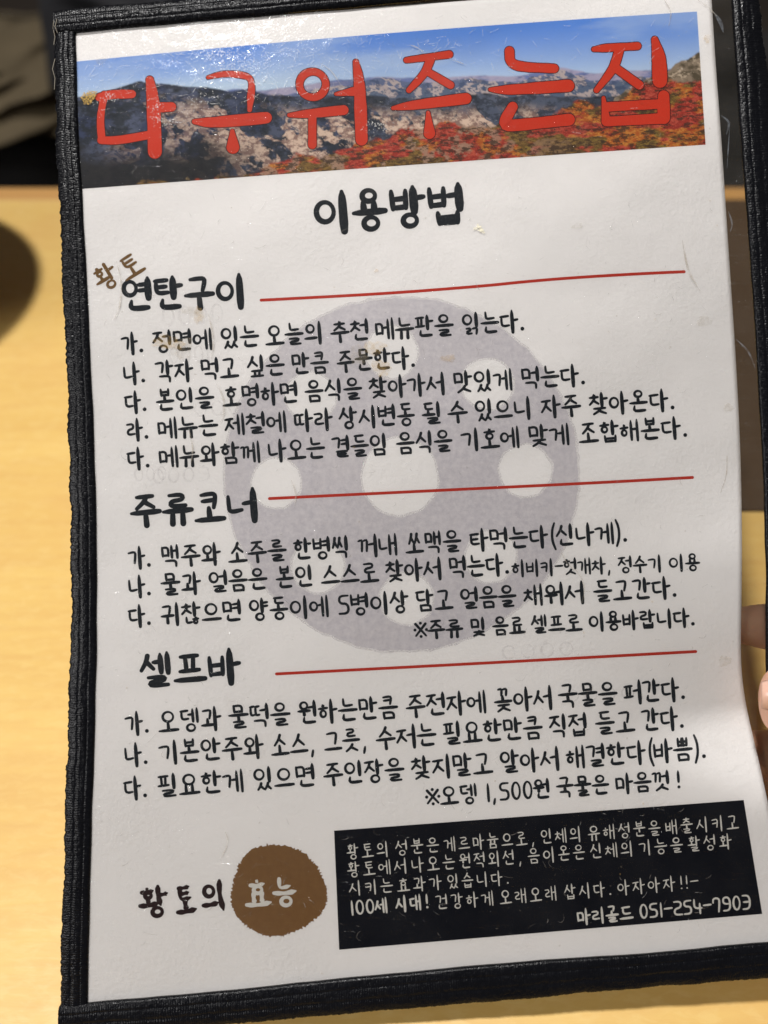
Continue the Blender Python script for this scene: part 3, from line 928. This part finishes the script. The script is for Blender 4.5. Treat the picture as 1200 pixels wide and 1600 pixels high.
blot(700, 560, 9, M_ST, sx=1.2, sy=.7); blot(1100, 502, 12, M_ST2, sx=1.1, sy=.6); blot(1105, 60, 6, M_ST)
blot(157, 95, 9, M_ST2, sx=1, sy=.6); blot(293, 279, 3, M_ST); blot(588, 423, 3, M_ST)
blot(1138, 637, 9, M_ST2, sx=1, sy=.6); blot(1132, 1033, 9, M_ST2); blot(902, 353, 8, M_ST2, sx=1.2, sy=.5)
blot(748, 357, 6, M_FLAKE, jag=1.1, sx=1.2, sy=.7, label="pale torn flake right of the heading")
for _ in range(46):
    blot(rng.uniform(150, 1150), rng.uniform(300, 1540), rng.uniform(.9, 2.0), M_ST2 if rng.random() < .7 else M_ST, "speck")

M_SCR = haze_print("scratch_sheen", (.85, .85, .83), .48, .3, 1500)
ink = Ink()
for i in range(900):
    if i < 560:
        x = rng.gauss(390, 150) if i < 400 else rng.uniform(130, 1080); y = 92 + (400 - x) * .07 + rng.gauss(8, 34)
        L = rng.uniform(2, 15)
    else:
        x = rng.uniform(150, 1110); y = rng.uniform(20, 1440); L = rng.uniform(3, 14)
    if x < 130: continue
    a = rng.choice([-.9, -.55, .8, -.2]) + rng.gauss(0, .35); cv = rng.gauss(0, .15)
    t = np.linspace(0, 1, 7)
    P = np.stack([x + L * t * np.cos(a + cv * t), y + L * t * np.sin(a + cv * t)], -1)
    ink.ribbon(P, np.full(7, rng.uniform(.25, .7) * (1 if i < 560 else .6)), cap=1)
# dense pale ticks: lamp glitter painted on where the sleeve is scuffed
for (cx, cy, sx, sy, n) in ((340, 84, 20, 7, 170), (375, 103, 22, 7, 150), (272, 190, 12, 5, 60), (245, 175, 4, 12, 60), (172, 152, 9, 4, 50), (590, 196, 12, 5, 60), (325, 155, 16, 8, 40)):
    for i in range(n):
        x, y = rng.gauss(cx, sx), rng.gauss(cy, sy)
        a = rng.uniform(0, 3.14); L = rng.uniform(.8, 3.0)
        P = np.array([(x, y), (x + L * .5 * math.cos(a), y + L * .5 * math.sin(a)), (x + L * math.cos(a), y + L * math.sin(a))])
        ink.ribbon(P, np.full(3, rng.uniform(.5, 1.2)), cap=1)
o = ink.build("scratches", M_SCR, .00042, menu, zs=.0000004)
tag(o, kind="stuff")

M_SCUFF = haze_print("scuff_grey", (.34, .31, .28), .42, .5, 1400)
ink = Ink()
for i in range(420):
    x = rng.uniform(150, 1120); y = rng.uniform(300, 1480); L = abs(rng.gauss(0, 7)) + 1.5
    a = rng.uniform(0, 3.14); cv = rng.gauss(0, .9)
    t = np.linspace(0, 1, 6)
    P = np.stack([x + L * t * np.cos(a + cv * t), y + L * t * np.sin(a + cv * t)], -1)
    ink.ribbon(P, rng.uniform(.3, 1.0) * np.sin(np.pi * (.1 + .8 * t)), cap=1)
tag(ink.build("scuffs", M_SCUFF, .00040, menu, zs=.0000004), kind="stuff")
M_HAIR = haze_print("crease_grey", (.40, .36, .30), .55, .5, 300)
def crease(pts, w):
    P = np.array(pts, float); P, W = chaikin(P, np.full(len(P), w), 3); P, W = resample(P, W, 4)
    t = np.linspace(0, 1, len(P)); W = W * (.25 + .75 * np.sin(np.pi * t))
    ink = Ink(); ink.ribbon(P, W); return ink.build("crease", M_HAIR, .00044, menu)
for p, w in (([(182, 408), (190, 440), (188, 480), (178, 500)], 3), ([(325, 490), (335, 530), (330, 560)], 3), ([(337, 598), (350, 620), (350, 650), (344, 660)], 3.2),
             ([(295, 670), (302, 700), (299, 722)], 2.6), ([(1066, 375), (1075, 425), (1094, 455)], 3.4), ([(1136, 712), (1136, 740), (1126, 770)], 2.2), ([(876, 858), (884, 880), (906, 896), (915, 920), (908, 945)], 2.4),
             ([(455, 750), (463, 770), (461, 790)], 2.6), ([(352, 1300), (358, 1315), (346, 1340)], 2.4), ([(500, 98), (518, 110), (534, 135)], 2.2), ([(640, 70), (655, 75), (665, 85)], 2), ([(705, 93), (720, 98), (730, 102)], 1.6),
             ([(1038, 0), (1050, 18), (1045, 40)], 2.6), ([(1090, 0), (1106, 10), (1120, 25)], 2.4)):
    crease(p, w)
M_GLINT = haze_print("crease_glint", (.50, .56, .64), .24, .3, 200)  # pale colour paints the glints along the film creases
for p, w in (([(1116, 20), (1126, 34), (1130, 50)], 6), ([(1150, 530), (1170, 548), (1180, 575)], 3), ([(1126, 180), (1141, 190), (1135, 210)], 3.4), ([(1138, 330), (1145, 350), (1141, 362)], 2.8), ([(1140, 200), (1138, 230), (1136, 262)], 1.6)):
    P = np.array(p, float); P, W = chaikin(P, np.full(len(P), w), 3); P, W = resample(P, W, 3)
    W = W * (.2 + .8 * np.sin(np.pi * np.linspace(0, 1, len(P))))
    ink = Ink(); ink.ribbon(P, W); ink.build("crease", M_GLINT, .00044, menu)  # pale ribbons painting the glints along the creases

# clear sleeve: front film and back film
def film(name, lift, mat, amp):
    nu, nv = 160, 220
    v = np.linspace(0, 1, nv)
    yl = 40 + v * (1580 - 40); xl_ = smooth_interp(L_IN, 1, 0, yl) - 8
    yr = -62 + v * (1480 + 62); xr_ = smooth_interp(R_IN, 1, 0, yr) + 8
    u = np.linspace(0, 1, nu)
    X = xl_[:, None] * (1 - u) + xr_[:, None] * u; Y = yl[:, None] * (1 - u) + yr[:, None] * u
    p = onpage(X, Y, lift)
    p[..., 2] += amp * (fbm(X / 90, Y / 90, 3, 4) - .5)
    return make(name, p.reshape(-1, 3), grid_faces(nu, nv), mat, menu, True)
film("clear_film", .00036, M_FILM, .00010)
o = film("backing_film", -.0006, M_FILMB, .00010)

# fabric binding strips
def binding(inner, outer, key, a, b, lift=0.0, seed=0, height=.0010, label=None, fray=1.0):
    val = 1 - key
    n = int((b - a) / .85); m = 34
    q = np.linspace(a, b, n)
    I = smooth_interp(inner, key, val, q); O = smooth_interp(outer, key, val, q)
    O = O + (fbm(q / 45, q * 0, seed, 3) - .5) * 7 * fray + (fbm(q / 4.5, q * 0 + 3, seed + 5, 2) - .5) * 3.0 * fray
    I = I + (fbm(q / 60, q * 0, seed + 9, 2) - .5) * 2.0
    w = np.linspace(0, 1, m)
    Vp = O[:, None] * (1 - w) + I[:, None] * w
    Qp = np.repeat(q[:, None], m, 1)
    # bulge across: two puffed ridges with a stitch groove between
    prof = np.clip(np.sin(np.pi * np.clip(w, .0, 1)), 0, 1) ** .35
    groove = -.13 * np.exp(-((w - .40) / .05) ** 2) - .16 * np.exp(-((w - .72) / .035) ** 2)
    H = height * (prof + groove)[None, :] * np.ones((n, 1))
    # woven ribs: threads across, knuckles in columns
    rib = np.abs(np.sin(Qp * np.pi / 3.7 + (fbm(Qp / 30, w[None, :] * 3, seed + 2, 3) - .5) * 5)) ** .7
    colm = np.abs(np.sin(w * np.pi * 11.0))[None, :] ** .8
    patch = sstep(.35, .7, fbm(Qp / 55, w[None, :] * 2.5, seed + 4, 3))
    H = H + .00013 * rib * (.68 + .32 * colm) * (.45 + .55 * patch) * prof[None, :]
    H = H + .00028 * (fbm(Qp / 35, w[None, :] * 5, seed + 6, 4) - .5) * prof[None, :]
    fr = H + .0002 + lift
    if key == 1: X, Y = Vp, Qp
    else: X, Y = Qp, Vp
    top = onpage(X, Y, 0); bot = top.copy()
    top[..., 2] += fr
    bot[..., 2] -= height * (prof * .9)[None, :] + .0002 - lift * .3
    V = np.concatenate([top.reshape(-1, 3), bot.reshape(-1, 3)])
    f1 = grid_faces(m, n); f2 = grid_faces(m, n, n * m)[:, ::-1]
    if key == 0: f1 = f1[:, ::-1]; f2 = f2[:, ::-1]
    ext = []
    for i in range(n - 1):
        for c in (0, m - 1):
            k = i * m + c
            ext.append((k, k + m, k + m + n * m, k + n * m))
    for r in (0, n - 1):
        for c in range(m - 1):
            k = r * m + c
            ext.append((k, k + 1, k + 1 + n * m, k + n * m))
    o = make("binding", V, f1.tolist() + f2.tolist() + ext, M_FAB, menu, True)
    return o
binding(L_IN, L_OUT, 1, 49, 1600, 0, 1)
binding(R_IN, R_OUT, 1, -66, 1500, 0, 2)
binding(T_IN, T_OUT, 0, 86, 1206, .0005, 3, .0012, fray=.5)
binding(B_IN, B_OUT, 0, 94, 1300, .0005, 4, .0012, fray=.5)
# loose threads at the frayed corner
M_THR = cloth_mat("thread", (.18, .16, .13), (.30, .27, .22))
def thread(pts, r=.00012):
    P = np.array([onpage(np.array(float(x)), np.array(float(y)), h) for x, y, h in pts])
    V = []; fs = []
    for i in range(len(P)):
        for k in range(5):
            th = 2 * math.pi * k / 5
            V.append(P[i] + np.array([math.cos(th) * r, math.sin(th) * r * .4, math.sin(th) * r]))
    for i in range(len(P) - 1):
        for k in range(5):
            fs.append((i * 5 + k, i * 5 + (k + 1) % 5, (i + 1) * 5 + (k + 1) % 5, (i + 1) * 5 + k))
    make("thread", np.array(V), fs, M_THR, menu, True)
thread([(88, 24, .001), (84, 34, .002), (83, 44, .0015), (86, 58, .001), (84, 70, .0012)])
thread([(89, 30, .002), (86, 42, .0025), (90, 52, .002)])
thread([(86, 92, .001), (82, 108, .0014), (86, 122, .001), (85, 140, .001)])

# ------------------------------------------------------------------ hand holding the right edge
def hand():
    nodes = []; edges = []
    def nd(px, py, h, r):
        nodes.append((Vector(pw(px, py, h)), r)); return len(nodes) - 1
    wrist = nd(1850, 1560, -.030, .028)
    palm = nd(1620, 1380, -.026, .027)
    k_in = nd(1520, 1120, -.024, .015); k_mi = nd(1530, 1225, -.024, .015); k_ri = nd(1540, 1330, -.024, .014); k_li = nd(1555, 1430, -.024, .013)
    edges.append((wrist, palm))
    for kx in (k_in, k_mi, k_ri, k_li): edges.append((palm, kx))
    def chain(start, pts):
        p = start
        for a in pts:
            i = nd(*a); edges.append((p, i)); p = i
    chain(k_in, [(1400, 1030, -.022, .0095), (1290, 990, -.016, .0088), (1205, 979, -.0125, .0086), (1165, 977, -.0118, .0068), (1128, 976, -.0115, .0048)])
    chain(k_mi, [(1400, 1190, -.022, .0100), (1290, 1180, -.017, .0095), (1200, 1180, -.0135, .0088), (1120, 1180, -.0125, .0075)])
    chain(k_ri, [(1420, 1310, -.022, .0095), (1320, 1310, -.017, .0088), (1230, 1310, -.0135, .0082), (1160, 1310, -.0125, .0070)])
    chain(k_li, [(1450, 1420, -.022, .0085), (1360, 1425, -.017, .0078), (1285, 1425, -.0135, .0072), (1230, 1425, -.0125, .0060)])
    t0 = nd(1560, 1250, -.004, .017); edges.append((palm, t0))
    chain(t0, [(1430, 1150, .010, .0125), (1330, 1110, .013, .0105), (1252, 1098, .0125, .0106), (1216, 1093, .0118, .0104), (1190, 1091, .0112, .0092)])
    me = bpy.data.meshes.new("hand")
    c = nodes[0][0].copy()
    me.from_pydata([(n[0] - c)[:] for n in nodes], edges, [])
    o = bpy.data.objects.new("hand", me); COL.objects.link(o); o.location = c
    md = o.modifiers.new("skin", 'SKIN'); md.use_smooth_shade = True
    for i, n in enumerate(nodes):
        sv = me.skin_vertices[0].data[i]; sv.radius = (n[1], n[1]); sv.use_root = (i == 0)
    sd = o.modifiers.new("sub", 'SUBSURF'); sd.levels = 3; sd.render_levels = 3
    mat = skin_mat(); me.materials.append(mat)
    tag(o, "person's hand gripping the right edge of the menu, thumb in front and fingers behind", "hand")
    # thumb nail, a curved plate on the front of the thumb tip
    n, m = 16, 14
    V = []; fs = []
    for j in range(m):
        for i in range(n):
            u = i / (n - 1) * 2 - 1; w = j / (m - 1) * 2 - 1
            # rounded rectangle
            uu_ = u; ww = w * math.sqrt(max(0, 1 - .35 * max(0, -u) ** 2.5))
            px_ = 1216 + uu_ * 26; py_ = 1086 + ww * 24
            h = .0216 - .0030 * ww * ww - .0022 * max(0, -u) ** 2
            V.append(Vector(pw(px_, py_, h)) - c)
    for j in range(m - 1):
        for i in range(n - 1):
            k = j * n + i; fs.append((k, k + n, k + n + 1, k + 1))
    t = NT("nail_plate"); vq = t.coords((1, 1, 1)); nn = t.noise(vq, 900, 3)
    t.link(t.mix(nn, (.60, .36, .27), (.70, .46, .36)), t.b.inputs["Base Color"])
    t.link(t.bump(nn, .0001, .5), t.b.inputs["Normal"]); t.set(Roughness=.28)
    nl = make("nail", [v[:] for v in V], fs, t.m, o, True)
    sm = nl.modifiers.new("solid", 'SOLIDIFY'); sm.thickness = .0006; sm.offset = 0
    return o
hand()

# ------------------------------------------------------------------ table
def box(name, x0, x1, y0, y1, z0, z1, mat, parent=None, bev=.0):
    import bmesh
    bm = bmesh.new(); bmesh.ops.create_cube(bm, size=1)
    for v in bm.verts:
        v.co = Vector(((x0 + x1) / 2 + v.co.x * (x1 - x0), (y0 + y1) / 2 + v.co.y * (y1 - y0), (z0 + z1) / 2 + v.co.z * (z1 - z0)))
    if bev: bmesh.ops.bevel(bm, geom=bm.edges[:], offset=bev, segments=4, profile=.5, affect='EDGES')
    me = bpy.data.meshes.new(name); bm.to_mesh(me); bm.free()
    me.materials.append(mat)
    if bev: me.polygons.foreach_set("use_smooth", [False] * len(me.polygons))
    o = bpy.data.objects.new(name, me); COL.objects.link(o)
    if parent: o.parent = parent
    return o
TZ = .7500
table = bpy.data.objects.new("table", None); COL.objects.link(table); table.location = (0, .22, 0)
tag(table, "pale maple-coloured wooden table under the menu", "table")
def tp(*a, **k):
    o = box(*a, **k); o.parent = table; o.location = (0, -.22, 0); return o
tp("tabletop", -.62, .62, -.20, .636, TZ - .03, TZ, M_WOOD, bev=.0008)
def edge_mat():
    t = NT("edge_wood"); v = t.coords((1, 12, 12)); a = t.noise(v, 3, 4)
    t.link(t.mix(a, (.62, .35, .12), (.52, .27, .085)), t.b.inputs["Base Color"]); t.set(Roughness=.45)
    return t.m
M_EDGE = edge_mat()
tp("edge_band", -.62, .62, .636, .660, TZ - .031, TZ - .0006, M_EDGE, bev=.003)
for sx in (-.56, .52):
    for sy in (-.14, .58):
        tp("leg", sx, sx + .04, sy, sy + .04, 0.0, TZ - .031, M_EDGE, bev=.003)

# ------------------------------------------------------------------ things added on the table: shadow-casting bowl, sheet for shade
def lathe(name, prof, mat, loc, n=48):
    V = []; fs = []
    for r, z in prof:
        for k in range(n):
            th = 2 * math.pi * k / n; V.append((r * math.cos(th), r * math.sin(th), z))
    for i in range(len(prof) - 1):
        for k in range(n):
            fs.append((i * n + k, i * n + (k + 1) % n, (i + 1) * n + (k + 1) % n, (i + 1) * n + k))
    o = make(name, V, fs, mat, None, True); o.location = loc
    return o
M_SHADE = cloth_mat("brown_shade", (.050, .026, .009), (.075, .040, .015), 200)
def lathe(name, prof, mat, loc, n=72):
    V = []; fs = []
    for r, z in prof:
        for k in range(n):
            th = 2 * math.pi * k / n; V.append((r * math.cos(th), r * math.sin(th), z))
    for i in range(len(prof) - 1):
        for k in range(n):
            fs.append((i * n + k, i * n + (k + 1) % n, (i + 1) * n + (k + 1) % n, (i + 1) * n + k))
    o = make(name, V, fs, mat, None, True); o.location = loc
    return o
M_SHADOW_BOWL = cloth_mat("shadow_bowl_brown", (.07, .036, .014), (.13, .072, .028), 60)
o = lathe("shadow_bowl", [(.0005, .004), (.040, .004), (.044, 0), (.048, .003), (.085, .035), (.115, .075), (.130, .104), (.128, .106), (.112, .078), (.082, .040), (.045, .012), (.0005, .010)], M_SHADOW_BOWL, (-.362, .487, TZ))  # unseen bowl, added and shaped to cast the soft shadow at left
tag(o, "wide brown bowl added out of view on the left to cast a soft round shadow on the table", "bowl")
o = box("shade_sheet", .145, .56, .305, .634, TZ + .0004, TZ + .0016, M_SHADE)  # dark sheet laid on the table in place of shade
tag(o, "dark brown sheet in place of the shade seen through the clear strip of the sleeve", "shade_sheet")

# ------------------------------------------------------------------ behind the table
def floor_mat():
    t = NT("floor"); v = t.coords(); a = t.noise(v, 3, 5); b = t.noise(v, 60, 3)
    c = t.mix(a, (.055, .042, .034), (.085, .066, .052)); c = t.mix(t.ramp(b, [(.5, 0), (.8, .3)]), c, (.03, .025, .02))
    t.link(c, t.b.inputs["Base Color"]); t.set(Roughness=.6)
    return t.m
fl = make("floor", [(-6, -3, 0), (6, -3, 0), (6, 9, 0), (-6, 9, 0)], [(0, 1, 2, 3)], floor_mat())
tag(fl, kind="structure")

M_DARK = cloth_mat("black_leather", (.008, .007, .007), (.014, .012, .011)); 
bench = bpy.data.objects.new("bench", None); COL.objects.link(bench); bench.location = (0, 1.35, 0)
tag(bench, "dark upholstered bench across the table, blurred", "bench")
def bp(*a, **k):
    o = box(*a, **k); o.parent = bench; o.location = (0, -1.35, 0); return o
bp("seat", -1.4, 1.4, 1.02, 1.44, .30, .44, M_DARK, bev=.03)
bp("backrest", -1.4, 1.4, 1.45, 1.56, .10, .60, M_DARK, bev=.03)
bp("base", -1.38, 1.38, 1.08, 1.42, .0, .30, M_DARK, bev=.005)

def drape(name, x0, x1, ytop, ztop, ybot, zbot, mat, seed, amp, label, cat, th=.02):
    n, m = 60, 70
    u = np.linspace(0, 1, n)[None, :]; v = np.linspace(0, 1, m)[:, None]
    X = x0 + (x1 - x0) * u + .03 * (v - .5) * np.sin(u * 9 + seed) + 0 * v
    Z = ztop + (zbot - ztop) * v + .0 * u
    Y = ytop + (ybot - ytop) * v ** 1.6 + 0 * u
    fold = fbm(u * 3.2 + v * 1.6, v * 1.5 - u * .8, seed, 3)
    crest = 1 - np.abs(fold - .5) * 4
    edge = np.sqrt(np.clip(1 - (2 * u - 1) ** 6, 0, 1)) * np.sqrt(np.clip(1 - (2 * v - 1) ** 8, 0, 1))
    Y = Y - amp * np.clip(crest, 0, 1) * edge - amp * .8 * edge
    Z = Z + .03 * (fbm(u * 4, v * 2, seed + 3, 3) - .5)
    fr = np.stack([X, Y, Z], -1).reshape(-1, 3)
    bk = np.stack([X, ytop + (ybot - ytop) * v ** 1.6 + 0 * u + th, Z], -1).reshape(-1, 3)
    c = np.array([(x0 + x1) / 2, ytop, min(zbot, ztop)])
    f1 = grid_faces(n, m)[:, ::-1]; f2 = grid_faces(n, m, n * m)
    rim = list(range(n)) + [r * n + n - 1 for r in range(1, m)] + [(m - 1) * n + c_ for c_ in range(n - 2, -1, -1)] + [r * n for r in range(m - 2, 0, -1)]
    sd = [(rim[i], rim[(i + 1) % len(rim)], rim[(i + 1) % len(rim)] + n * m, rim[i] + n * m) for i in range(len(rim))]
    o = make(name, np.concatenate([fr, bk]) - c, f1.tolist() + f2.tolist() + sd, mat, None, True)
    o.location = c
    return tag(o, label, cat)
M_KH = cloth_mat("khaki_cloth", (.055, .040, .019), (.105, .078, .040))
M_BK = cloth_mat("black_cloth", (.006, .006, .008), (.010, .010, .013))
drape("khaki_coat", -.92, -.36, 1.43, .650, 1.30, .55, M_KH, 7, .09, "khaki coat slumped against the bench, blurred behind the table", "coat")
drape("black_coat", -.445, .05, 1.36, 1.02, 1.25, .60, M_BK, 12, .05, "black coat standing up behind the top of the menu, blurred", "coat")
